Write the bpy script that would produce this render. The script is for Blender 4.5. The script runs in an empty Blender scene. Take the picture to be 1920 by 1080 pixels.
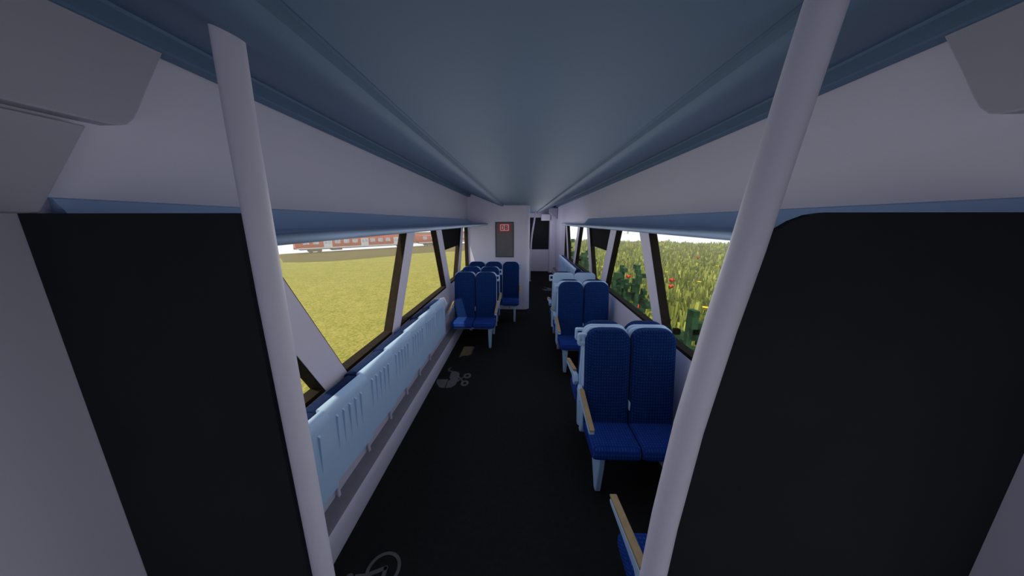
import bpy, bmesh, math, random
from mathutils import Vector, Matrix
random.seed(7)
SC = bpy.context.scene
COL = SC.collection
PI = math.pi
XC = 0.03                      # middle of the carriage
XL, XR = -1.22, 1.28           # inner faces of the side walls
WT = 0.07                      # wall thickness

# ------------------------------------------------------------------ materials
def new_mat(name):
    m = bpy.data.materials.new(name); m.use_nodes = True
    nt = m.node_tree
    return m, nt, nt.nodes['Principled BSDF']

def paint(name, col, rough=0.55, var=0.04, scale=6.0, bump=0.0, bscale=80.0, spec=0.3):
    m, nt, b = new_mat(name)
    tc = nt.nodes.new('ShaderNodeTexCoord')
    n = nt.nodes.new('ShaderNodeTexNoise'); n.inputs['Scale'].default_value = scale; n.inputs['Detail'].default_value = 3
    nt.links.new(tc.outputs['Object'], n.inputs['Vector'])
    r = nt.nodes.new('ShaderNodeValToRGB')
    r.color_ramp.elements[0].position = .3; r.color_ramp.elements[1].position = .7
    r.color_ramp.elements[0].color = (*[c*(1-var) for c in col], 1)
    r.color_ramp.elements[1].color = (*[min(1, c*(1+var)) for c in col], 1)
    nt.links.new(n.outputs['Fac'], r.inputs['Fac'])
    nt.links.new(r.outputs['Color'], b.inputs['Base Color'])
    b.inputs['Roughness'].default_value = rough
    b.inputs['Specular IOR Level'].default_value = spec
    if bump:
        n2 = nt.nodes.new('ShaderNodeTexNoise'); n2.inputs['Scale'].default_value = bscale
        nt.links.new(tc.outputs['Object'], n2.inputs['Vector'])
        bp = nt.nodes.new('ShaderNodeBump'); bp.inputs['Strength'].default_value = bump; bp.inputs['Distance'].default_value = .002
        nt.links.new(n2.outputs['Fac'], bp.inputs['Height']); nt.links.new(bp.outputs['Normal'], b.inputs['Normal'])
    return m

def weave(name, dark, light, period=0.020):
    """woven seat cloth: rows of small pale dots on a dark ground"""
    m, nt, b = new_mat(name)
    N, L = nt.nodes, nt.links
    tc = N.new('ShaderNodeTexCoord'); sp = N.new('ShaderNodeSeparateXYZ'); L.new(tc.outputs['Object'], sp.inputs[0])
    def math_(op, a, v=None):
        n = N.new('ShaderNodeMath'); n.operation = op
        if hasattr(a, 'name'): L.new(a, n.inputs[0])
        else: n.inputs[0].default_value = a
        if v is not None:
            if hasattr(v, 'name'): L.new(v, n.inputs[1])
            else: n.inputs[1].default_value = v
        return n.outputs[0]
    k = 2*PI/period
    sx = math_('SINE', math_('MULTIPLY', sp.outputs[0], k))
    yz = math_('SUBTRACT', sp.outputs[2], sp.outputs[1])
    sz = math_('SINE', math_('MULTIPLY', yz, k))
    d = math_('MINIMUM', sx, sz)
    nz = N.new('ShaderNodeTexNoise'); nz.inputs['Scale'].default_value = 28; nz.inputs['Detail'].default_value = 2
    L.new(tc.outputs['Object'], nz.inputs['Vector'])
    f = math_('MULTIPLY', math_('GREATER_THAN', d, -0.15), nz.outputs['Fac'])
    mx = N.new('ShaderNodeMix'); mx.data_type = 'RGBA'
    mx.inputs[6].default_value = (*dark, 1); mx.inputs[7].default_value = (*light, 1)
    L.new(f, mx.inputs[0]); L.new(mx.outputs[2], b.inputs['Base Color'])
    b.inputs['Roughness'].default_value = .95; b.inputs['Specular IOR Level'].default_value = .1
    b.inputs['Sheen Weight'].default_value = .0
    return m

def pixel_ground(name, cols, cell=0.0625):
    """meadow made of small square flecks"""
    m, nt, b = new_mat(name); N, L = nt.nodes, nt.links
    g = N.new('ShaderNodeNewGeometry')
    sn = N.new('ShaderNodeVectorMath'); sn.operation = 'SNAP'; sn.inputs[1].default_value = (cell, cell, cell)
    L.new(g.outputs['Position'], sn.inputs[0])
    wn = N.new('ShaderNodeTexWhiteNoise'); wn.noise_dimensions = '2D'; L.new(sn.outputs[0], wn.inputs['Vector'])
    nz = N.new('ShaderNodeTexNoise'); nz.inputs['Scale'].default_value = .9; nz.inputs['Detail'].default_value = 6
    L.new(g.outputs['Position'], nz.inputs['Vector'])
    a = N.new('ShaderNodeMath'); a.operation = 'MULTIPLY_ADD'; L.new(wn.outputs['Value'], a.inputs[0]); a.inputs[1].default_value = .8; 
    L.new(nz.outputs['Fac'], a.inputs[2])
    s = N.new('ShaderNodeMath'); s.operation = 'SUBTRACT'; L.new(a.outputs[0], s.inputs[0]); s.inputs[1].default_value = .4
    r = N.new('ShaderNodeValToRGB')
    r.color_ramp.elements[0].color = (*cols[0], 1); r.color_ramp.elements[1].color = (*cols[-1], 1)
    r.color_ramp.elements[0].position = .1; r.color_ramp.elements[1].position = .9
    if len(cols) == 3:
        e = r.color_ramp.elements.new(.5); e.color = (*cols[1], 1)
    L.new(s.outputs[0], r.inputs['Fac']); L.new(r.outputs['Color'], b.inputs['Base Color'])
    b.inputs['Roughness'].default_value = 1; b.inputs['Specular IOR Level'].default_value = 0
    return m

def glass(name):
    m = bpy.data.materials.new(name); m.use_nodes = True; nt = m.node_tree; nt.nodes.clear()
    o = nt.nodes.new('ShaderNodeOutputMaterial'); t = nt.nodes.new('ShaderNodeBsdfTransparent'); g = nt.nodes.new('ShaderNodeBsdfGlossy')
    t.inputs['Color'].default_value = (.985, .99, .985, 1); g.inputs['Roughness'].default_value = .02
    mx = nt.nodes.new('ShaderNodeMixShader'); mx.inputs[0].default_value = .004
    nt.links.new(t.outputs[0], mx.inputs[1]); nt.links.new(g.outputs[0], mx.inputs[2]); nt.links.new(mx.outputs[0], o.inputs['Surface'])
    return m

M = dict(
    wall=paint('wall_laminate', (.62, .605, .73), .6, .02, 2),
    pole=paint('pole_enamel', (.60, .59, .70), .45, .02, 5),
    header=paint('header_laminate', (.37, .37, .44), .7, .03, 2),
    ceil=paint('ceiling_paint', (.088, .150, .240), .6, .03, 2),
    shelf=paint('shelf_plastic', (.37, .53, .80), .5, .03, 3),
    rail=paint('rail_plastic', (.20, .295, .44), .5, .03, 3),
    shell=paint('shell_plastic', (.41, .58, .81), .5, .03, 4),
    floor=paint('floor_rubber', (.0165, .0165, .0165), .95, .12, 30, .3, 200, .04),
    mark=paint('floor_paint', (.105, .105, .112), .9, .1, 40),
    dark_strip=paint('strip_grey', (.19, .185, .225), .8, .05, 20),
    base=paint('heater_cover', (.58, .57, .69), .6, .02, 3),
    frame=paint('window_rubber', (.022, .018, .013), .9, .15, 20, spec=.05),
    dark=paint('smoked_panel', (.016, .020, .023), .7, .1, 3, spec=.1),
    blind=paint('blind_cloth', (.012, .012, .012), .9, .1, 30, spec=.05),
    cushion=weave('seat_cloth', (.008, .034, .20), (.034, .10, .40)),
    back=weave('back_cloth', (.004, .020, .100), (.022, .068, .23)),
    navy=paint('navy_cloth', (.010, .022, .075), .95, .1, 40, .2, 300, .1),
    wood=paint('armrest_wood', (.36, .26, .135), .6, .12, 20),
    board=paint('poster_board', (.125, .120, .135), .6, .06, 8),
    red=paint('sign_red', (.62, .012, .015), .5, .03, 10),
    white=paint('sign_white', (.80, .74, .76), .5, .02, 10),
    glass=glass('window_glass'),
    lawn=pixel_ground('lawn_turf', [(.175, .185, .030), (.27, .245, .052), (.36, .305, .080)], .125),
    soil=pixel_ground('meadow_soil', [(.045, .055, .014), (.07, .08, .02), (.10, .11, .028)]),
    bank=pixel_ground('bank_earth', [(.10, .09, .03), (.14, .12, .05)]),
    track=pixel_ground('train_shadow', [(.105, .085, .035), (.135, .108, .045)], .25),  # darker ground colour standing in for the red train's cast shadow
    carred=paint('coach_red', (.50, .045, .025), .5, .05, .6),
    carstripe=paint('coach_white', (.72, .70, .72), .5, .03, 1),
    carunder=paint('coach_underframe', (.10, .065, .05), .8, .1, 1),
    carwin=paint('coach_window', (.50, .50, .56), .3, .35, 3),
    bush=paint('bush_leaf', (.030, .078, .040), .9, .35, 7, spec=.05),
    bush2=paint('bush_dark_leaf', (.016, .050, .024), .9, .3, 7, spec=.05),  # darker green, mixed in at random
    stem=paint('flower_stem', (.05, .16, .03), .9, .2, 20),
    poppy=paint('poppy_petal', (.62, .020, .012), .7, .1, 20),
    yellow=paint('dandelion_petal', (.75, .60, .03), .7, .1, 20),
    far=paint('far_trees', (.22, .24, .17), .9, .2, .3),
)
def grass_mat():
    m, nt, b = new_mat('tall_grass'); N, L = nt.nodes, nt.links
    at = N.new('ShaderNodeAttribute'); at.attribute_name = 'tint'
    r = N.new('ShaderNodeValToRGB'); e = r.color_ramp.elements
    e[0].color = (.095, .128, .024, 1); e[1].color = (.52, .55, .12, 1)
    k = e.new(.5); k.color = (.245, .295, .052, 1)
    L.new(at.outputs['Fac'], r.inputs['Fac']); L.new(r.outputs['Color'], b.inputs['Base Color'])
    b.inputs['Roughness'].default_value = .9; b.inputs['Specular IOR Level'].default_value = .05
    return m
M['grass'] = grass_mat()

# ------------------------------------------------------------------ mesh tools
class MB:
    """collects shapes and links them as one mesh object"""
    def __init__(s): s.v = []; s.f = []
    def add(s, vs, fs):
        o = len(s.v); s.v += [tuple(p) for p in vs]; s.f += [[i+o for i in f] for f in fs]; return s
    def box(s, x0, x1, y0, y1, z0, z1):
        vs = [(x, y, z) for z in (z0, z1) for y in (y0, y1) for x in (x0, x1)]
        return s.add(vs, [(0, 2, 3, 1), (4, 5, 7, 6), (0, 1, 5, 4), (2, 6, 7, 3), (0, 4, 6, 2), (1, 3, 7, 5)])
    def prism(s, poly, axis, a0, a1):
        """poly in the two axes left over, in order; extruded along axis"""
        def P(p, a):
            return {'x': (a, p[0], p[1]), 'y': (p[0], a, p[1]), 'z': (p[0], p[1], a)}[axis]
        n = len(poly)
        vs = [P(p, a0) for p in poly]+[P(p, a1) for p in poly]
        fs = [list(range(n))[::-1], list(range(n, 2*n))]+[(i, (i+1) % n, n+(i+1) % n, n+i) for i in range(n)]
        return s.add(vs, fs)
    def ring(s, outer, inner, axis, a0, a1):
        def P(p, a):
            return {'x': (a, p[0], p[1]), 'y': (p[0], a, p[1]), 'z': (p[0], p[1], a)}[axis]
        n = len(outer)
        vs = [P(p, a) for a in (a0, a1) for q in (outer, inner) for p in q]
        fs = []
        for i in range(n):
            j = (i+1) % n
            fs += [(i, j, n+j, n+i), (2*n+i, 3*n+i, 3*n+j, 2*n+j), (i, 2*n+i, 2*n+j, j), (n+i, n+j, 3*n+j, 3*n+i)]
        return s.add(vs, fs)
    def loft(s, loops, cap=True):
        n = len(loops[0]); vs = [p for l in loops for p in l]; fs = []
        for k in range(len(loops)-1):
            for i in range(n):
                j = (i+1) % n
                fs.append((k*n+i, k*n+j, (k+1)*n+j, (k+1)*n+i))
        if cap:
            fs.append(list(range(n))[::-1]); fs.append([(len(loops)-1)*n+i for i in range(n)])
        return s.add(vs, fs)
    def tube(s, pts, r, n=14, cap=True):
        pts = [Vector(p) for p in pts]; loops = []
        for i, p in enumerate(pts):
            d = (pts[min(i+1, len(pts)-1)]-pts[max(i-1, 0)]).normalized()
            u = d.cross(Vector((0, 1, 0)))
            if u.length < .1: u = d.cross(Vector((1, 0, 0)))
            u.normalize(); w = d.cross(u)
            rr = r[i] if isinstance(r, (list, tuple)) else r
            loops.append([p+u*rr*math.cos(2*PI*k/n)+w*rr*math.sin(2*PI*k/n) for k in range(n)])
        return s.loft(loops, cap)
    def build(s, name, mat, parent=None, bevel=0, smooth=40, kind=None, seg=2):
        me = bpy.data.meshes.new(name); me.from_pydata(s.v, [], s.f); me.validate()
        bm = bmesh.new(); bm.from_mesh(me); bmesh.ops.recalc_face_normals(bm, faces=bm.faces); bm.to_mesh(me); bm.free()
        o = bpy.data.objects.new(name, me); COL.objects.link(o)
        me.materials.append(M[mat])
        if smooth:
            for p in me.polygons: p.use_smooth = True
            me.set_sharp_from_angle(angle=math.radians(smooth))
        if bevel:
            b = o.modifiers.new('bevel', 'BEVEL'); b.width = bevel; b.segments = seg; b.limit_method = 'ANGLE'; b.angle_limit = math.radians(35)
            b.harden_normals = False
        if parent: o.parent = parent
        if kind: o['kind'] = kind
        return o

def tag(o, label, cat, group=None):
    o['label'] = label; o['category'] = cat
    if group: o['group'] = group
    return o
def thing(name, loc, label, cat, group=None, rz=0):
    o = bpy.data.objects.new(name, None); COL.objects.link(o); o.location = loc; o.rotation_euler = (0, 0, rz)
    o.empty_display_size = .1
    return tag(o, label, cat, group)
def copy_tree(o, parent=None):
    c = o.copy(); COL.objects.link(c)
    if parent: c.parent = parent
    for ch in list(o.children): copy_tree(ch, c)
    return c
def sup(w, h, n=5, N=20, cx=0, cy=0):
    out = []
    for k in range(N):
        a = 2*PI*k/N + PI/N
        c, s_ = math.cos(a), math.sin(a)
        out.append((cx+w*math.copysign(abs(c)**(2/n), c), cy+h*math.copysign(abs(s_)**(2/n), s_)))
    return out
def rrect(x0, x1, y0, y1, r, n=5):
    out = []
    for cx, cy, a0 in ((x1-r, y1-r, 0), (x0+r, y1-r, 90), (x0+r, y0+r, 180), (x1-r, y0+r, 270)):
        for k in range(n+1):
            a = math.radians(a0+90*k/n); out.append((cx+r*math.cos(a), cy+r*math.sin(a)))
    return out

# ------------------------------------------------------------------ the carriage shell
YB, YE, YP = -1.6, 12.1, 6.6            # rear wall, far wall, cabinet front
MB().box(XL-WT, XR+WT, YB-.1, YE+.1, -.12, 0).build('floor', 'floor', kind='structure')

# ceiling: flat centre, rounded lip, panels rising to the walls, fascia edge
prof = [(0, 2.352), (.425, 2.352), (.440, 2.362), (.452, 2.362), (.460, 2.345), (.475, 2.335), (.495, 2.332), (.520, 2.336), (.56, 2.350), (.80, 2.442), (1.02, 2.531), (1.150, 2.583), (1.163, 2.586), (1.170, 2.578), (1.176, 2.533), (1.183, 2.528), (1.235, 2.528)]
full = [(XC-x, z) for x, z in prof[::-1]]+[(XC+x, z) for x, z in prof[1:]]
outer = full+[(XC+1.27, 2.75), (XC-1.27, 2.75)]
MB().prism(outer, 'y', YB, YE).build('ceiling', 'ceil', kind='structure', smooth=30)

ZS, ZT = .97, 1.90
# windows as (near bottom, far bottom, near top, far top) along the carriage
WIN = [(.86, 1.60, .86, 1.10), (1.83, 2.547, 1.325, 3.105), (2.73, 4.545, 3.345, 4.150), (4.83, 5.350, 4.42, 5.860), (5.58, 7.25, 6.09, 6.80), (7.50, 8.25, 7.05, 8.82), (8.49, 9.16, 9.06, 9.16)]
WINL = WIN[:4]+[(5.58, 6.56, 6.09, 6.56)]
def side_wall(name, x0, x1, wins, yend):
    w = MB()
    w.box(x0, x1, .62, YE, 0, ZS)
    w.box(x0, x1, YB, YE, ZT, 2.70)
    w.box(x0, x1, .45, .62, 0, ZT); w.box(x0, x1, YB, -1.05, 0, ZT)   # either side of the entrance door
    prev = (.62, .62)
    for nb, fb, nt_, ft in wins:
        w.prism([(prev[0], ZS), (nb, ZS), (nt_, ZT), (prev[1], ZT)], 'x', x0, x1)
        prev = (fb, ft)
    w.prism([(prev[0], ZS), (YE, ZS), (YE, ZT), (prev[1], ZT)], 'x', x0, x1)
    return w.build(name, 'wall', kind='structure', smooth=0)
side_wall('wall_left', XL-WT, XL, WINL, YP)
side_wall('wall_right', XR, XR+WT, WIN, YE)

def inset(q, sd, bt, tp):
    nb, fb, nt_, ft = q
    N = lambda z: nb+(nt_-nb)*(z-ZS)/(ZT-ZS)
    Fr = lambda z: fb+(ft-fb)*(z-ZS)/(ZT-ZS)
    return [(N(ZS+bt)+sd, ZS+bt), (Fr(ZS+bt)-sd, ZS+bt), (Fr(ZT-tp)-sd, ZT-tp), (N(ZT-tp)+sd, ZT-tp)]
n = 0
for xin, sgn, wins in ((XL, -1, WINL), (XR, 1, WIN)):
    for k, q in enumerate(wins):
        n += 1
        a, b = xin+sgn*.003, xin+sgn*(WT+.012)
        nb, fb, nt_, ft = q
        fr = MB().ring([(nb-.001, ZS-.001), (fb+.001, ZS-.001), (ft+.001, ZT+.001), (nt_-.001, ZT+.001)], inset(q, .008, .028, .008), 'x', min(a, b), max(a, b))
        f = fr.build('window_%d' % n, 'frame', kind='structure', smooth=0)
        g = inset(q, .009, .029, .009)
        xg = xin+sgn*.055
        MB().prism(g, 'x', xg-.002, xg+.002).build('pane', 'glass', f, smooth=0)
        if k == 3:       # the black half blind of the opening window
            zb = 1.56; t = (zb-ZS)/(ZT-ZS)
            xb = xin+sgn*.035
            MB().prism([(nb+(nt_-nb)*t+.012, zb), (fb+(ft-fb)*t-.012, zb), (ft-.012, ZT-.01), (nt_+.012, ZT-.01)], 'x', xb-.006, xb+.006).build('blind', 'blind', f, smooth=0)

# entrance doors behind the viewer
for k, (xin, sgn) in enumerate(((XL, -1), (XR, 1))):
    x0, x1 = sorted((xin+sgn*.01, xin+sgn*.06))
    if k == 0:  # unseen; given no pane so the sun stays off the left screen
        MB().box(x0, x1, -1.05, .45, 0, ZT).build('door_1', 'wall', kind='structure', smooth=0); continue
    d = MB().ring([(-1.05, 0), (.45, 0), (.45, ZT), (-1.05, ZT)], [(-.93, .35), (.33, .35), (.33, 1.82), (-.93, 1.82)], 'x', x0, x1).build('door_%d' % (k+1), 'wall', kind='structure', smooth=0)
    MB().box(xin+sgn*.03-.003, xin+sgn*.03+.003, -.94, .34, .34, 1.83).build('door_pane', 'glass', d, smooth=0)
MB().box(XL, XR, YB-.08, YB, 0, 2.6).build('wall_rear', 'wall', kind='structure')

# cabinet wall carrying the poster, rounded at the aisle corner
poly = [(XL, YP)]
for k in range(9):
    a = math.radians(-90+90*k/8); poly.append((.02+.13*math.cos(a), YP+.13+.13*math.sin(a)))
poly += [(.15, YE), (XL, YE)]
MB().prism(poly, 'z', 0, 2.60).build('wall_cabinet', 'wall', kind='structure', smooth=50)

# far wall with its door
fw = MB()
fw.box(XL, .20, YE, YE+.08, 0, 2.6); fw.box(1.07, XR, YE, YE+.08, 0, 2.6); fw.box(.20, 1.07, YE, YE+.08, 2.22, 2.6)
fw.build('wall_far', 'wall', kind='structure')
col = [(1.04, YE), (1.04, 11.86)]
for k in range(7):
    a = math.radians(180+90*k/6); col.append((1.04+.10+.10*math.cos(a), 11.86+.10*math.sin(a)))
col += [(XR, 11.76), (XR, YE)]
MB().prism(col[1:]+[(1.04, YE)], 'z', 0, 2.55).build('wall_far_column', 'wall', kind='structure', smooth=50)
d3 = MB().ring([(.20, 0), (1.07, 0), (1.07, 2.22), (.20, 2.22)], [(.24, .90), (1.045, .90), (1.045, 2.17), (.24, 2.17)], 'y', YE+.0, YE+.05).build('door_3', 'wall', kind='structure', smooth=0)
MB().box(.235, 1.05, YE+.022, YE+.034, .895, 2.175).build('door_pane', 'dark', d3, smooth=0)
# header box above the far door
tb = MB().box(.70, 1.055, 11.70, 11.86, 2.045, 2.30).build('trim_1', 'wall', kind='structure', bevel=.02)
tb2 = MB().prism([(.97, 2.33), (1.27, 2.10), (1.27, 2.50), (.97, 2.50)], 'y', 11.25, 11.60).build('trim_2', 'header', kind='structure', bevel=.015)

# heater cover along the left wall
hp = [(XL, 0), (-1.117, 0), (-1.110, .02), (-1.112, .14), (-1.120, .185), (-1.134, .205), (-1.155, .213), (XL, .232)]
MB().prism(hp, 'y', .74, YP).build('baseboard_left', 'base', kind='structure', smooth=60)
for s_, tn in ((1, 8), (-1, 9)):  # dark grey strip along the top of each heater cover
    MB().prism([(XC+s_*(x-XC), z) for x, z in ((-1.126, .194), (-1.134, .209), (-1.155, .2165), (XL+.002, .236), (XL+.002, .229), (-1.150, .209))], 'y', .76, YP-.05 if s_ > 0 else 11.7).build('trim_%d' % tn, 'dark_strip', kind='structure', smooth=0)
hpr = [(2*XC-x, z) for x, z in hp]
MB().prism(hpr, 'y', .74, 11.76).build('baseboard_right', 'base', kind='structure', smooth=60)

# door header covers at the top of both sides
for s, tn in ((1, 3), (-1, 5)):
    X = lambda x: XC+s*(x-XC)
    ax, bx = sorted((X(XL), X(-1.165)))
    up = [(-1.5, 2.585), (1.075, 2.585), (.975, 2.395), (.945, 2.335), (.925, 2.300), (.905, 2.279), (.88, 2.270), (.83, 2.268), (-1.5, 2.268)]
    MB().prism(up, 'x', ax, bx).build('trim_%d' % tn, 'header', kind='structure', smooth=60, bevel=.004)
    ax, bx = sorted((X(XL), X(-1.190)))
    lo = [(-1.5, 2.255), (.833, 2.255), (.702, 2.02), (-1.5, 2.02)]
    MB().prism(lo, 'x', ax, bx).build('trim_%d' % (tn+1), 'header', kind='structure', smooth=60, bevel=.004)

# blue sloping ledges above the windows
def ledge(s, y1, yb, label):
    X = lambda x: XC+s*(x-XC)
    t = thing('luggage_ledge', (X(XL), .74, 1.93), label, 'shelf', 'blue ledges above the windows')
    o = Vector(t.location)
    def L(x, z): return (X(x)-o.x, z-o.z)
    p = [L(XL, 2.062), L(-1.208, 2.058), L(-1.135, 1.968), L(-1.10, 1.957), L(-.800, 1.963), L(-.800, 1.935), L(-.86, 1.930), L(XL, 1.905)]
    MB().prism(p, 'y', 0, yb-.74).build('top_board', 'shelf', t, smooth=30)
    r = .0195
    rp = [(X(-.797)-o.x+r*math.cos(2*PI*k/16), 1.944-o.z+r*math.sin(2*PI*k/16)) for k in range(16)]
    MB().prism(rp, 'y', 0, y1-.74).build('nose_rail', 'rail', t, smooth=60)
    return t
ledge(1, YP-.002, YP-.002, 'blue sloping ledge with rounded nose above the left windows')
ledge(-1, 6.05, 5.95, 'blue sloping ledge with rounded nose above the right windows')
# plain top of the right wall past the ledge
MB().box(XR-.10, XR, 6.05, 9.4, 1.905, 1.965).build('trim_7', 'shelf', kind='structure', bevel=.02)

# ------------------------------------------------------------------ screens and poles at the entrance
t = thing('draught_screen', (-.94, .69, 0), 'large smoked black screen left of the left pole, square topped', 'screen')
MB().box(-.275, .268, -.008, .008, .025, 2.02).build('panel', 'dark', t, smooth=0)
t = thing('draught_screen', (.86, .69, 0), 'large smoked black screen behind the right pole, with a rounded top corner', 'screen')
edge = [(.36, 0), (.385, .6), (.425, .956), (.46, 1.40), (.490, 1.74), (.502, 1.86)]
c = [(.515, 1.915), (.535, 1.955), (.560, 1.982), (.590, 2.002), (.622, 2.015), (.655, 2.02)]
pr = [(x-.86, z) for x, z in [(1.275, 0)]+edge+c+[(1.275, 2.02)]]
MB().prism(pr, 'y', -.008, .008).build('panel', 'dark', t, smooth=0)

def pole(name, pts, r, label, feet=True):
    b = Vector(pts[0])
    t = thing(name, b, label, 'pole')
    MB().tube([Vector(p)-b for p in pts], r, 20).build('tube', 'pole', t, smooth=60)
    MB().tube([(0, 0, 0), (0, 0, .018)], r*1.6, 20).build('foot_collar', 'pole', t, smooth=40)
    return t
pole('grab_pole', [(-.634, .70, 0), (-.636, .70, 1.0), (-.638, .70, 1.8), (-.634, .70, 2.2), (-.628, .70, 2.40)], .0285, 'straight pale grey grab pole beside the left black screen')
bent = [(.285, 0), (.290, .3), (.300, .7), (.313, 1.05), (.328, 1.33), (.350, 1.58), (.380, 1.80), (.405, 1.95), (.423, 2.08), (.440, 2.20), (.459, 2.33), (.462, 2.345)]
pole('grab_pole', [(x, .55, z) for x, z in bent], .0275, 'pale grey grab pole leaning outward beside the right black screen')
pole('grab_pole', [(x-.05, 10.0, z) for x, z in bent], .0275, 'thin pale grab pole at the far end beside the cabinet corner')

# ------------------------------------------------------------------ seats
def lean(z):      # front of the backrest
    return -.225+.110*((z-.42)/.78)**.9 if z > .42 else -.225
def make_seat(nseat, a, name, label, group, arms=(-1, 1), grip=True):
    """nseat seats side by side facing -Y; a=+1/-1 says on which side the aisle is"""
    t = thing(name, (0, 0, 0), label, 'seat', group)
    W = .347; hw = W*nseat/2
    for k in range(nseat):
        cx = -hw+W*(k+.5); w = W/2-.003
        # cushion
        loops = []
        for y, ht, dz, ww in ((-.17, .040, 0, .0), (-.19, .05, 0, 0), (-.30, .052, .002, 0), (-.42, .052, .006, 0), (-.465, .050, .006, 0), (-.487, .042, .002, .003), (-.499, .026, -.006, .008), (-.503, .010, -.012, .014)):
            loops.append([(cx+x, y, .414+dz+z) for x, z in sup(w-ww, ht, 7, 24)])
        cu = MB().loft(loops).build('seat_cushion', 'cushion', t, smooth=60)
        # backrest pad and its shell
        zt = 1.197; r = .105
        loops = []; sh = []
        zs = [.41, .43, .50, .60, .75, .90, 1.0, 1.06, 1.092, 1.11, 1.125, 1.14, 1.155, 1.170, 1.182, 1.190, 1.1955]
        for z in zs:
            ww = w if z < zt-r else w-r+math.sqrt(max(0, r*r-(z-(zt-r))**2))
            th = .036 if z < 1.15 else .036-.010*((z-1.15)/.047)**2
            th = min(.046, (-.014-lean(z))/2)*(1 if z < 1.16 else 1-.25*((z-1.16)/.037)**2)
            y0 = lean(z)+th-.002
            if z <= .43: th *= .8
            loops.append([(cx+x, y0+y, z) for x, y in sup(ww, th, 4.5, 28)])
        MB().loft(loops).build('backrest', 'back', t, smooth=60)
        for z, k2 in ((.26, .45), (.28, .62), (.36, .80), (.45, .95), (.60, 1), (.90, 1), (1.10, 1), (1.123, 1), (1.132, 1), (1.142, 1), (1.155, 1), (1.168, 1), (1.179, 1), (1.186, 1), (1.1895, 1)):
            z2t = 1.190; r2 = .070; w2 = w+.0035
            ww = w2 if z < z2t-r2 else w2-r2+math.sqrt(max(0, r2*r2-(z-(z2t-r2))**2))
            if z > .95: g = .0
            yb = -.003
            yf = min(lean(max(z, .42))+.078, -.017)
            yc, hh = (yf+yb)/2, (yb-yf)/2*k2
            sh.append([(cx+x*(1 if z > .4 else .98), yb-hh+y, z) for x, y in sup(ww, hh, 6, 28)])
        MB().loft(sh).build('back_shell', 'shell', t, smooth=50)
    # under frame, leg, wall bracket
    MB().box(-hw+.03, hw-.03, -.42, -.20, .335, .364).build('under_frame', 'shell', t, bevel=.006)
    lx = a*(hw-.09)
    leg = [(-.455, .345), (-.16, .345), (-.20, .25), (-.335, .03), (-.345, .008), (-.36, 0), (-.385, 0), (-.398, .008), (-.402, .03), (-.445, .25)]
    MB().prism(leg, 'x', lx-.020, lx+.020).build('leg', 'shell', t, bevel=.007)
    br = [(-.40, .34), (-.22, .34), (-.22, .30), (-.30, .27), (-.38, .30)]
    MB().prism(br, 'x', -a*hw*.15-.015, -a*hw*.15+.015).build('under_bracket', 'shell', t, bevel=.005)
    # armrests with wooden tops
    if nseat == 2: MB().box(-.004, .004, -.203, -.10, .565, .635).build('joint_tab', 'shell', t, bevel=.004)
    for s in arms:
        ax = s*(hw+.020)
        arm = [(-.10, .60), (-.05, .66), (-.08, .712), (-.14, .705), (-.525, .628), (-.532, .612), (-.522, .600), (-.20, .640), (-.145, .60)]
        am = MB().prism(arm, 'x', ax-.017, ax+.017).build('armrest', 'shell', t, bevel=.005)
        wd = [(-.155, .704), (-.532, .630), (-.536, .636), (-.533, .646), (-.155, .722)]
        MB().prism(wd, 'x', ax-.0175, ax+.0175).build('wood_pad', 'wood', am, bevel=.004)
    # grip at the aisle side
    if not grip: return t
    gx = a*(hw+.020)
    hx = sorted((gx-a*.045, gx+a*.032))
    MB().ring(rrect(hx[0], hx[1], 1.045, 1.145, .014), rrect(hx[0]+.020, hx[1]-.018, 1.075, 1.125, .008), 'y', -.075, -.035).build('hand_grip', 'shell', t, bevel=.004)
    return t

G2 = 'blue double seats'
PXR, PXL = .8375, -.7775
pa = make_seat(2, -1, 'double_seat', '', G2, (-1,))          # aisle on its own left (-x)
pc = make_seat(2, 1, 'double_seat', '', G2, (-1,), False)
pb = make_seat(2, 1, 'double_seat', '', G2)           # aisle on its +x
used = set()
def seat(proto, x, y, rz, label):
    o = proto if proto.name not in used else copy_tree(proto)
    used.add(proto.name)
    o.location = (x, y, 0); o.rotation_euler = (0, 0, rz); o['label'] = label
    return o
seat(pa, PXR, 2.25, 0, 'blue double seat facing the camera, nearest on the right of the aisle')
seat(pb, PXR, 2.255, PI, 'blue double seat back to back behind the nearest right seat, facing away')
seat(pa, PXR, 4.05, 0, 'blue double seat facing the camera, second one along the right aisle')
seat(pb, PXR, 4.055, PI, 'blue double seat facing away, back to back with the second camera-facing right seat')
seat(pb, PXR, 4.74, PI, 'blue double seat with pale back shells, last on the right before the wall bench')
seat(pb, PXR, .715, PI, 'blue double seat cut off at the bottom edge beside the right pole')
seat(pb, PXL, 4.80, 0, 'front blue double seat on the left, just past the folded bench seats')
seat(pb, PXL, 5.40, 0, 'middle blue double seat on the left, behind the front one')
seat(pc, PXL, 6.10, 0, 'blue double seat against the cabinet wall by the left window')
s1 = make_seat(1, 1, 'single_seat', 'single blue seat against the cabinet wall, on the aisle side', None, (1,), True)
s1.location = (-.245, 6.10, 0)

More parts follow.
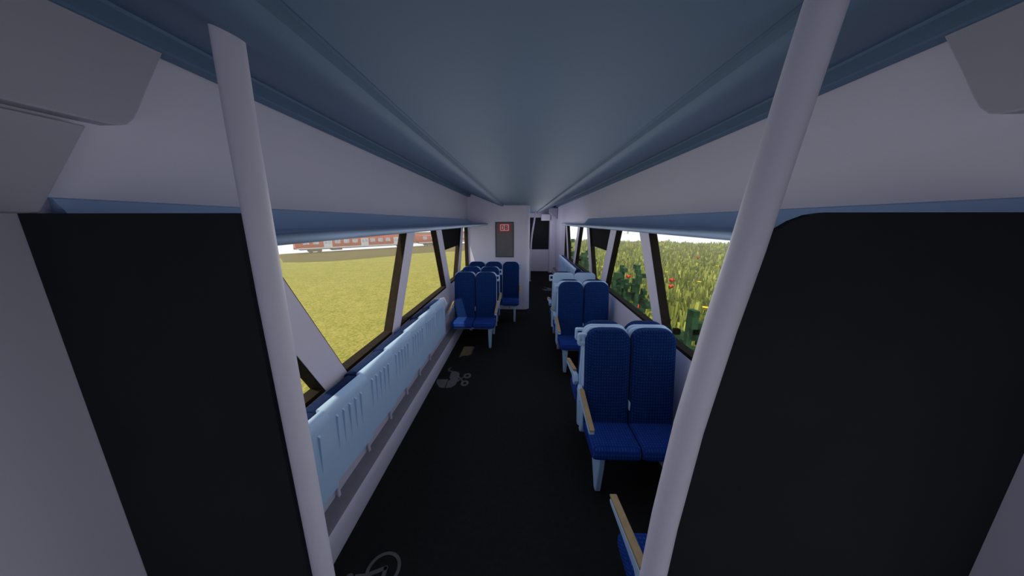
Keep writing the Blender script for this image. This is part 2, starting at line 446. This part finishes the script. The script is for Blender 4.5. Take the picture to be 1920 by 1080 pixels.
# ------------------------------------------------------------------ folded bench seats along the walls
def make_fold(mirror):
    t = thing('folding_seat', (0, 0, 0), '', 'folding seat', 'folded bench seats on the right wall' if mirror else 'folded bench seats on the left wall')
    s = -1 if mirror else 1
    hy = .194
    # shell: thin plate leaning slightly, rounded top lip (x towards the aisle)
    pr_ = [(.036, .530), (.042, .536), (.047, .90), (.050, .960), (.049, .985), (.040, 1.004), (.024, 1.014), (.002, 1.019), (-.004, 1.012), (-.002, .99), (.016, .965), (.022, .93), (.024, .55)]
    MB().prism([(s*x, z) for x, z in pr_], 'y', -hy, hy).build('shell', 'shell', t, smooth=40)
    for k in range(5):
        y = -hy+.075+k*.056
        MB().add([(s*.047, y-.007, .94), (s*.047, y+.007, .94), (s*.060, y-.005, .928), (s*.060, y+.005, .928), (s*.044, y-.003, .70), (s*.044, y+.003, .70)], [(0, 1, 3, 2), (2, 3, 5, 4), (0, 2, 4), (1, 5, 3), (0, 4, 5, 1)]).build('rib', 'shell', t, smooth=0)
    cu = [(.018, .56), (.010, .55), (-.085, .55), (-.100, .58), (-.106, .96), (-.098, .994), (-.078, 1.004), (-.030, 1.006), (-.008, .99), (.010, .94)]
    MB().prism([(s*x, z) for x, z in cu], 'y', -hy+.004, hy-.004).build('cushion', 'navy', t, smooth=50, bevel=.008)
    MB().box(*sorted((s*-.124, s*-.108)), -.012, .012, .20, .62).build('wall_bracket', 'wall', t, bevel=.004)
    return t
fl = make_fold(False); fr_ = make_fold(True)
ORD = ['first from the camera, beside the left pole', 'second from the camera', 'third from the camera', 'fourth from the camera', 'fifth from the camera', 'sixth from the camera', 'seventh and farthest from the camera']
for k in range(7):
    o = fl if k == 0 else copy_tree(fl)
    o.location = (-1.088, .955+.392*k+.196, 0); o.rotation_euler = (0, 0, math.radians(-3.4))
    o['label'] = 'pale folded-up bench seat on left wall, '+ORD[k]
# white end plate closing the left row, part of the last seat
ep = MB().prism([(.033, .86), (.055, .90), (.082, .945), (.045, 1.035), (-.02, 1.01), (-.01, .88)], 'y', .196, .210).build('end_plate', 'white', o, bevel=.003); ep['label'] = 'white end plate'
ORDR = ['nearest, behind the last double seat', 'second beyond the last double seat', 'third beyond the last double seat', 'fourth beyond the last double seat', 'fifth beyond the last double seat', 'sixth of the row, next to the end one', 'end one beside the far column']
for k in range(7):
    o = fr_ if k == 0 else copy_tree(fr_)
    o.location = (1.148, 6.32+.392*k+.196, 0); o.rotation_euler = (0, 0, math.radians(.5))
    o['label'] = 'pale folded bench seat on right wall, '+ORDR[k]

# ------------------------------------------------------------------ poster and floor markings
t = thing('poster', (-.41, YP-.006, 1.61), 'tall dark grey poster with red logo on the cabinet wall', 'poster')
MB().box(-.20, .20, -.008, .006, -.383, .383).build('board', 'board', t, bevel=.003)
MB().ring([(-.203, -.386), (.203, -.386), (.203, .386), (-.203, .386)], [(-.190, -.372), (.190, -.372), (.190, .372), (-.190, .372)], 'y', -.012, .006).build('poster_frame', 'dark', t, smooth=0)
lg = MB().box(-.125, .125, -.0125, -.006, .178, .358).build('logo', 'red', t, smooth=0)
MB().prism(rrect(-.098, .098, .198, .338, .012), 'y', -.0145, -.012).build('logo_field', 'white', lg, smooth=0)
def bowl(x0, x1, z0, z1, r, n=6):
    o = [(x0, z0), (x0, z1)]
    for k in range(n+1):
        a_ = math.radians(90-90*k/n); o.append((x1-r+r*math.cos(a_), z1-r+r*math.sin(a_)))
    for k in range(n+1):
        a_ = math.radians(-90*k/n); o.append((x1-r+r*math.cos(a_), z0+r+r*math.sin(a_)))
    return o
lt = MB().ring(bowl(-.078, -.008, .214, .322, .040), bowl(-.056, -.030, .234, .302, .012), 'y', -.0165, -.0143)
lt.build('letter', 'red', lg, smooth=0)
lt = MB().ring(bowl(.010, .078, .214, .273, .028), bowl(.032, .055, .233, .257, .010), 'y', -.0165, -.0143)
lt.ring(bowl(.010, .074, .263, .322, .028), bowl(.032, .052, .279, .303, .010), 'y', -.0165, -.0143)
lt.build('letter', 'red', lg, smooth=0)

def flat(polys, name, parent, z0=.0005, z1=.0022):
    m = MB()
    for p in polys: m.prism(p, 'z', z0, z1)
    return m.build(name, 'mark', parent, smooth=0)
def stroke(pts, w):
    out = []
    for a, b in zip(pts, pts[1:]):
        a, b = Vector(a), Vector(b); d = (b-a).normalized(); nrm = Vector((-d.y, d.x))*w/2
        out.append([tuple(a+nrm-d*w*.3), tuple(b+nrm+d*w*.3), tuple(b-nrm+d*w*.3), tuple(a-nrm-d*w*.3)])
    return out
def ell(cx, cy, rx, ry, rot=0, n=24):
    return [(cx+rx*math.cos(2*PI*k/n)*math.cos(rot)-ry*math.sin(2*PI*k/n)*math.sin(rot), cy+rx*math.cos(2*PI*k/n)*math.sin(rot)+ry*math.sin(2*PI*k/n)*math.cos(rot)) for k in range(n)]
def pram(cx, cy, dx, dy, label):
    t = thing('floor_marking', (cx, cy, 0), label, 'floor marking')
    def R(p): return [(x+dx-cx, y+dy-cy) for x, y in p]
    hood = R([(-1.099, 3.423), (-1.098, 3.372), (-1.07, 3.307), (-1.02, 3.238), (-0.96, 3.224), (-0.956, 3.232), (-0.96, 3.394), (-0.985, 3.423), (-1.014, 3.426)])
    main = R([(-0.951, 3.386), (-0.942, 3.229), (-0.878, 3.239), (-0.835, 3.3), (-0.831, 3.39), (-0.831, 3.502), (-0.843, 3.584), (-0.865, 3.62), (-0.907, 3.638), (-0.957, 3.645), (-0.96, 3.617), (-0.955, 3.471), (-0.932, 3.446), (-0.933, 3.412)])
    flat([hood], 'hood', t); flat([main], 'carriage', t)
    flat(stroke(R([(-0.948, 3.631), (-1.008, 3.658), (-1.019, 3.701), (-1.003, 3.737)]), .026), 'handle', t, .0006, .0023)
    flat([ell(-.975+dx-cx, 3.415+dy-cy, .02, .02)], 'hinge', t, .0007, .0024)
    for wx, wy in ((-.727, 3.529), (-.726, 3.344)):
        a, b = ell(wx+dx-cx, wy+dy-cy, .050, .066), ell(wx+dx-cx, wy+dy-cy, .022, .030)
        MB().ring(a, b, 'z', .0005, .0022).build('wheel', 'mark', t, smooth=0)
    flat(stroke(R([(-0.771, 3.490), (-0.829, 3.39)]), .02)+stroke(R([(-0.835, 3.500), (-0.764, 3.395)]), .02), 'axle', t, .0006, .0021)
    return t
pram(-.9, 3.45, 0, 0, 'grey pram symbol painted on the black floor by the left bench')
pram(.86, 8.82, 1.70, 5.30, 'grey pram symbol painted on the floor at the far right')
t = thing('floor_marking', (-.807, 1.29, 0), 'grey wheelchair symbol on the floor at the bottom left', 'floor marking')
MB().ring(ell(0, 0, .099, .099, 0, 40), ell(0, 0, .080, .080, 0, 40), 'z', .0005, .0022).build('wheel', 'mark', t, smooth=0)
flat(stroke([(-.080, -.028), (.011, .012), (.017, -.05), (.055, -.13)], .022), 'seat_figure', t, .0006, .0024)
flat([ell(-.178, -.045, .022, .022)], 'head', t)
flat(stroke([(-.14, -.04), (-.07, -.03)], .024), 'torso', t, .0007, .0025)

# ------------------------------------------------------------------ outside, left: lawn, bank and the red train
GZ = -5.0
MB().prism([(-1.6, -1.35), (-2.4, -1.35), (-6.6, GZ-.02), (-6.6, GZ-1), (1.5, GZ-1), (1.5, -1.35)], 'y', -30, 170).build('ground_bank', 'bank', kind='structure', smooth=0)
A = Vector((-50.672, 64.14, 0)); ang = math.radians(45.75)
U_ = Vector((math.cos(ang), math.sin(ang), 0)); Nn = Vector((U_.y, -U_.x, 0))
far = [A+U_*q-Nn*1.9 for q in (64, 40, 20, 0, -12)]
lawn = [(-6.5, -30), (-6.5, 118)]+[(p.x, p.y) for p in far]+[(-75, 45), (-75, -30)]
MB().prism(lawn, 'z', GZ-.4, GZ).build('ground_left', 'lawn', kind='structure', smooth=0)
# the red train's shadow on the lawn, painted as a brown strip
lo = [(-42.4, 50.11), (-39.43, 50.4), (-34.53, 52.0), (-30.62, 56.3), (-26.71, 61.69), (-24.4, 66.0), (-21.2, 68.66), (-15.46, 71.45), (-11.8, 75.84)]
shadow_poly = lo+[(p.x, p.y) for p in (A+U_*q-Nn*1.2 for q in (50, 30, 10, -2))]+[(-52.5, 61.2)]
MB().prism(shadow_poly, 'z', GZ-.1, GZ+.03).build('ground_train_shadow', 'track', kind='structure', smooth=0)  # 'track' is the darker ground colour for the train's shadow
def railcar(s0, length, label, doors, wins, lines):
    o = A+U_*s0
    t = thing('railcar', (o.x, o.y, GZ), label, 'train car', 'red train cars across the lawn', ang)
    # local: +x along the train, -y towards the viewer
    h0, h1 = 1.0, 4.05
    prf = [(-1.35, h0), (-1.42, h0+.3), (-1.42, 3.15), (-1.25, 3.6), (1.25, 3.6), (1.42, 3.15), (1.42, h0+.3), (1.35, h0)]
    body = MB().prism(prf, 'x', .15, length-.15).build('body', 'carred', t, bevel=.08)
    rf = [(-1.25, 3.58), (-.9, 3.95), (-.4, h1), (.4, h1), (.9, 3.95), (1.25, 3.58)]
    MB().prism(rf, 'x', .4, length-.4).build('roof', 'carunder', t, smooth=60)
    MB().box(.3, length-.3, -1.435, -1.40, h0, h0+.26).build('skirt_stripe', 'carstripe', t)
    for z in lines: MB().box(.3, length-.3, -1.432, -1.40, z, z+.09).build('line_stripe', 'carstripe', t)
    for x in doors:
        d = MB().box(x, x+1.75, -1.445, -1.38, h0+.05, 3.02).build('door', 'carstripe', t)
        for q in (.18, .98): MB().box(x+q, x+q+.58, -1.452, -1.44, 2.0, 2.85).build('door_window', 'carwin', d)
    for x in wins: MB().prism(rrect(x, x+1.2, 2.0, 2.92, .12), 'y', -1.448, -1.40).build('window', 'carwin', t)
    u = MB().box(1.0, length-1.0, -1.1, 1.1, .78, 1.02).build('underframe', 'carunder', t)
    for bx in (2.6, length-5.0):
        g = MB().box(bx, bx+2.6, -1.05, 1.05, .35, .85).build('bogie', 'carunder', t, bevel=.05)
        for wx in (bx+.45, bx+2.15):
            w = MB()
            for yy in (-.80, .70):
                w.prism([(wx+.42*math.cos(2*PI*k/18), .50+.42*math.sin(2*PI*k/18)) for k in range(18)], 'y', yy, yy+.1)
            w.tube([(wx, -.75, .5), (wx, .75, .5)], .09, 8)
            w.build('wheelset', 'carunder', g)
    MB().box(7.2, 9.4, -1.1, 1.1, .45, .9).build('equipment_box', 'carunder', t, bevel=.05)
    for x in (.0, length-.25): MB().box(x, x+.25, -.5, .5, 1.0, 1.3).build('coupler', 'carunder', t)
    return t
railcar(-.5, 28.4, 'red train car with pale doors, across the lawn at the left', [5.6, 13.7, 21.9], [1.6, 3.5, 7.9, 9.85, 11.75, 15.9, 17.85, 19.8, 24.3, 26.2], [])
railcar(28.4, 27.0, 'red train car with narrow windows, across the lawn beside the cabinet', [], [1.5, 4.1, 6.8, 9.5, 12.2, 14.9, 16.6, 18.9, 21.4, 24], [3.1])

# ------------------------------------------------------------------ outside, right: meadow of tall grass
RZ = -2.05
MB().prism([(1.4, -1.35), (2.3, -1.40), (2.9, RZ), (3.2, RZ), (3.2, RZ-3), (1.4, RZ-3)], 'y', -30, 60).build('ground_verge', 'soil', kind='structure', smooth=0)
arc = [(59*math.sin(math.radians(q)), 59*math.cos(math.radians(q))) for q in range(3, 121, 6)]
MB().prism([(3.1, -30)]+[(3.1, 58.9)]+arc[1:]+[(50, -30)], 'z', RZ-.5, RZ).build('ground_right', 'soil', kind='structure', smooth=0)
rg = random.Random(3)
vs, fs, tint = [], [], []
def hill(x, y): return .10*math.sin(x*.55+1)*math.sin(y*.40)+.08*math.sin(x*1.3+y*.9)
nb = 0
def blade(x, y, h, w, a, t_):
    c, s_ = math.cos(a)*w/2, math.sin(a)*w/2
    lx, ly = rg.uniform(-.28, .28)*h, rg.uniform(-.28, .28)*h
    o = len(vs); z = RZ-.02
    vs.extend([(x-c, y-s_, z), (x+c, y+s_, z), (x+c*.9+lx, y+s_*.9+ly, z+h), (x-c*.9+lx, y-s_*.9+ly, z+h)])
    fs.append((o, o+1, o+2, o+3)); tint.append(t_)
r = 2.0
for k in range(10500):
    # plants thinned with distance, fan-shaped so that a step aside still sees meadow
    d = 3.2+55*(rg.random()**.62)
    az = math.radians(rg.uniform(2, 72))
    x, y = d*math.sin(az), d*math.cos(az)
    if x < 3.0: continue
    hh = .56+.42*rg.random()+hill(x, y)+.16*math.sin(x*3.1+2*math.sin(y*1.7))*rg.random()
    base_t = rg.uniform(.0, .85)
    nbl = 15 if d < 22 else 11
    for j in range(nbl):
        q = rg.uniform(.0, .36)
        aa = rg.uniform(0, 2*PI)
        wd = rg.choice((.05, .065, .08, .1))*(1 if d < 25 else 1.5)
        blade(x+q*math.cos(aa), y+q*math.sin(aa), max(.18, hh*(1-3.2*q*q)*rg.uniform(.62, 1.10)), wd, rg.uniform(0, PI), min(1, max(0, base_t+rg.uniform(-.3, .3))))
me = bpy.data.meshes.new('tall_grass'); me.from_pydata(vs, [], fs); me.update()
at = me.attributes.new('tint', 'FLOAT', 'FACE'); at.data.foreach_set('value', tint)
me.materials.append(M['grass'])
go = bpy.data.objects.new('tall_grass', me); COL.objects.link(go); go['kind'] = 'stuff'
tag(go, 'tall yellow-green grass covering the meadow outside the right windows', 'grass')

def flower(x, y, kind, label, z=RZ, h=.86):
    t = thing('poppy' if kind == 'poppy' else 'dandelion', (x, y, z), label, 'flower', 'red poppies in the meadow' if kind == 'poppy' else 'yellow flowers in the meadow')
    MB().tube([(0, 0, 0), (.01, 0, h*.5), (0, .01, h)], .014, 6).build('stem', 'stem', t)
    m = MB(); n = 5 if kind == 'poppy' else 8
    R = .16 if kind == 'poppy' else .10
    for k in range(n):
        a = 2*PI*k/n; ca, sa = math.cos(a), math.sin(a); pts = []
        for rr, ww, zz in ((.02, .03, 0), (R*.6, R*.52, .07), (R, R*.36, .16 if kind == 'poppy' else .08)):
            pts.append([(ca*rr-sa*ww, sa*rr+ca*ww, h+zz), (ca*rr+sa*ww, sa*rr-ca*ww, h+zz), (ca*rr+sa*ww, sa*rr-ca*ww, h+zz-.018), (ca*rr-sa*ww, sa*rr+ca*ww, h+zz-.018)])
        m.loft(pts)
    m.build('petals', 'poppy' if kind == 'poppy' else 'yellow', t)
    MB().tube([(0, 0, h-.03), (0, 0, h+.05)], .04, 8).build('flower_head', 'stem' if kind == 'poppy' else 'yellow', t)
for x, y, kd, lb in (
    (8.09, 15.96, 'poppy', 'red poppy in mid meadow, upper one of the close pair'),
    (7.24, 14.35, 'poppy', 'red poppy in mid meadow, lower one of the close pair'),
    (15.6, 26.7, 'poppy', 'small red poppy alone in the upper right of the meadow'),
    (4.30, 10.6, 'poppy', 'red poppy just above the window sill of the second right window'),
    (6.12, 16.97, 'poppy', 'red poppy right above the middle dark green bush'),
    (20.97, 45.2, 'poppy', 'tiny far red poppy near the horizon, right of the pale window strut'),
    (15.5, 41.9, 'poppy', 'tiny far red poppy near the horizon, left of the pale window strut'),
    (9.43, 15.72, 'dandelion', 'yellow flower right of the poppy pair'),
    (9.18, 18.90, 'dandelion', 'yellow flower above the poppy pair beside the black window edge'),
    (6.84, 10.82, 'dandelion', 'yellow flower close to the right pole above the near bush'),
    (5.71, 21.0, 'dandelion', 'yellow flower seen under the black blind'),
    (14.2, 21.8, 'dandelion', 'yellow flower at the right edge of the meadow beside the pole')):
    flower(x, y, kd, lb)

def bush(x, y, ztop, seed, label, px=.125, stalks=(0, 1, 2)):
    rr = random.Random(seed); t = thing('leafy_bush', (x, y, RZ), label, 'bush', 'dark green bushes beside the track')
    H = ztop-RZ
    for k in stalks:
        m = MB(); sx, sy = (k-1)*.24+rr.uniform(-.05, .05), rr.uniform(-.12, .12); h = H*rr.uniform(.72, 1.0) if k != 1 else H
        m.box(sx-.055, sx+.055, sy-.055, sy+.055, 0, h)
        z = .5
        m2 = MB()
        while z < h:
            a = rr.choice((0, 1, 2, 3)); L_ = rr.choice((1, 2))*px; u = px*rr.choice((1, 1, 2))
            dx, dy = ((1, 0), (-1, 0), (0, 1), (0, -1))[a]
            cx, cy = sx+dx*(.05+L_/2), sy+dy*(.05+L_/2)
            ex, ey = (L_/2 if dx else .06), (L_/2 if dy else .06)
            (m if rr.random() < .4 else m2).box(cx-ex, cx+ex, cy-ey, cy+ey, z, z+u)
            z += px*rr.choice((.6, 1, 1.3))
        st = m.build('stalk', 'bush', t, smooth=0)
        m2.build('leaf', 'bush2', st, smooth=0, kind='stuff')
for x, y, z, s_, lb in (
    (3.45, 5.72, .28, 1, 'near dark green bush with square leaves beside the right pole'),
    (3.55, 6.75, -.50, 2, 'low dark green bush behind the nearest headrest'),
    (3.5, 9.1, .58, 3, 'tall dark green bush in the middle right window, right hand one'),
    (3.5, 10.4, .40, 4, 'tall dark green bush in the middle right window, left hand one'),
    (3.6, 11.4, -.25, 5, 'shorter dark green bush at the left edge of the middle right window'),
    (3.5, 16.4, .45, 6, 'dark green bush beyond the far pale strut, right hand one'),
    (3.6, 18.6, -.10, 7, 'dark green bush seen between the far pale struts'),
    (3.5, 22.0, .60, 8, 'farthest dark green bush in the last right window')):
    bush(x, y, z, s_, lb, stalks=(1, 2) if s_ in (1, 2, 5) else (0, 1, 2))
# pale trees on the horizon
for k, (x, y, h, w, lb) in enumerate(((34, 150, 7.5, 7, 'pale far tree clump on the horizon in the last right window'), (30, 120, 5.0, 5, 'pale far tree clump on the horizon, nearer one'), (45, 130, 6.0, 8, 'pale far tree clump on the horizon above the blind window'))):
    rr = random.Random(k); t = thing('far_tree', (x, y, RZ-1), lb, 'tree')
    MB().tube([(0, 0, 0), (0, 0, h*.5)], .4, 8).build('trunk', 'far', t)
    m = MB()
    for j in range(9):
        cx, cy, cz = rr.uniform(-w/2, w/2), rr.uniform(-1, 1), h*rr.uniform(.45, .8); q = h*rr.uniform(.15, .28)
        m.box(cx-q, cx+q, cy-q, cy+q, cz-q, cz+q)
    m.build('crown', 'far', t, smooth=0)

# ------------------------------------------------------------------ haze over the fields
def haze(name, x0, x1, dens, col, label):
    m = bpy.data.materials.new(name); m.use_nodes = True; nt = m.node_tree; nt.nodes.clear()
    o = nt.nodes.new('ShaderNodeOutputMaterial'); v = nt.nodes.new('ShaderNodeVolumeScatter')
    v.inputs['Color'].default_value = (*col, 1); v.inputs['Density'].default_value = dens; v.inputs['Anisotropy'].default_value = 0
    nt.links.new(v.outputs[0], o.inputs['Volume'])
    M[name] = m
    h = MB().box(x0, x1, -25, 160, GZ-.5, 6).build(name, name, smooth=0, kind='stuff')
    tag(h, label, 'haze')
haze('haze', -74, -1.75, .0038, (1, .88, .55), 'pale yellow haze over the lawn outside the left windows')
haze('haze', 2.4, 69, .0055, (1, .92, .66), 'pale haze over the tall grass outside the right windows')
# ------------------------------------------------------------------ sky, sun, camera
w = bpy.data.worlds.new('sky'); SC.world = w; w.use_nodes = True; nt = w.node_tree
bg = nt.nodes['Background']
tc = nt.nodes.new('ShaderNodeTexCoord'); sp = nt.nodes.new('ShaderNodeSeparateXYZ'); nt.links.new(tc.outputs['Generated'], sp.inputs[0])
rp = nt.nodes.new('ShaderNodeValToRGB'); e = rp.color_ramp.elements
e[0].position = 0.0; e[0].color = (1.0, .98, 1.0, 1); e[1].position = .6; e[1].color = (.62, .76, 1.0, 1)
nt.links.new(sp.outputs['Z'], rp.inputs['Fac']); nt.links.new(rp.outputs['Color'], bg.inputs['Color'])
bg.inputs['Strength'].default_value = 1.15
sun = bpy.data.lights.new('sun', 'SUN'); sun.energy = 3.6; sun.angle = math.radians(1.2); sun.color = (1, .84, .58)
so = bpy.data.objects.new('sun', sun); COL.objects.link(so)
dirv = Vector((1.0, 1.6, -3.7)).normalized()
so.rotation_euler = dirv.to_track_quat('-Z', 'Y').to_euler(); so.location = (-10, -10, 20)

# fixtureless fill lights added to brighten the interior, mostly in two rows
fill_lights = [(sx, y, 1.80, pw) for sx in (-.50, .50) for y, pw in ((1.95, 2.3), (2.75, 2.2), (3.55, 2.1), (4.35, 2.0), (5.15, 1.6), (5.9, 1.3))]
fill_lights += [(sx, -.60, 1.60, 5.6) for sx in (-.5, .5)] + [(0, 1.02, 1.72, 2.8)] + [(sx, 1.30, 1.88, 1.5) for sx in (-.62, .62)]
fill_lights += [(.55, y, 1.86, pw) for y, pw in ((6.9, 3.0), (7.9, 3.2), (8.9, 3.6), (10.2, 4.8), (11.2, 4.5))]
for x, y, z, pw in fill_lights:
    l = bpy.data.lights.new('fill_light', 'POINT'); l.energy = pw; l.shadow_soft_size = .30; l.color = (.97, .95, 1.0)
    lo = bpy.data.objects.new('fill_light', l); COL.objects.link(lo); lo.location = (XC+x, y, z)

cam = bpy.data.cameras.new('camera'); co = bpy.data.objects.new('camera', cam); COL.objects.link(co)
F = 550.0
cam.sensor_width = 36; cam.lens = 36*F/1920; cam.clip_start = .02; cam.clip_end = 500
p = math.atan2(124, F); yaw = math.atan2(21, math.hypot(F, 124))
fwv = Vector((-math.sin(yaw)*math.cos(p), math.cos(yaw)*math.cos(p), -math.sin(p)))
co.location = (0, 0, 2.0); co.rotation_euler = fwv.to_track_quat('-Z', 'Y').to_euler()
SC.camera = co
SC.view_settings.view_transform = 'Standard'; SC.view_settings.look = 'None'; SC.view_settings.gamma = 1; SC.view_settings.exposure = 0
SC.view_settings.use_curve_mapping = False
SC.cycles.max_bounces = 10; SC.cycles.diffuse_bounces = 6; SC.cycles.transparent_max_bounces = 24
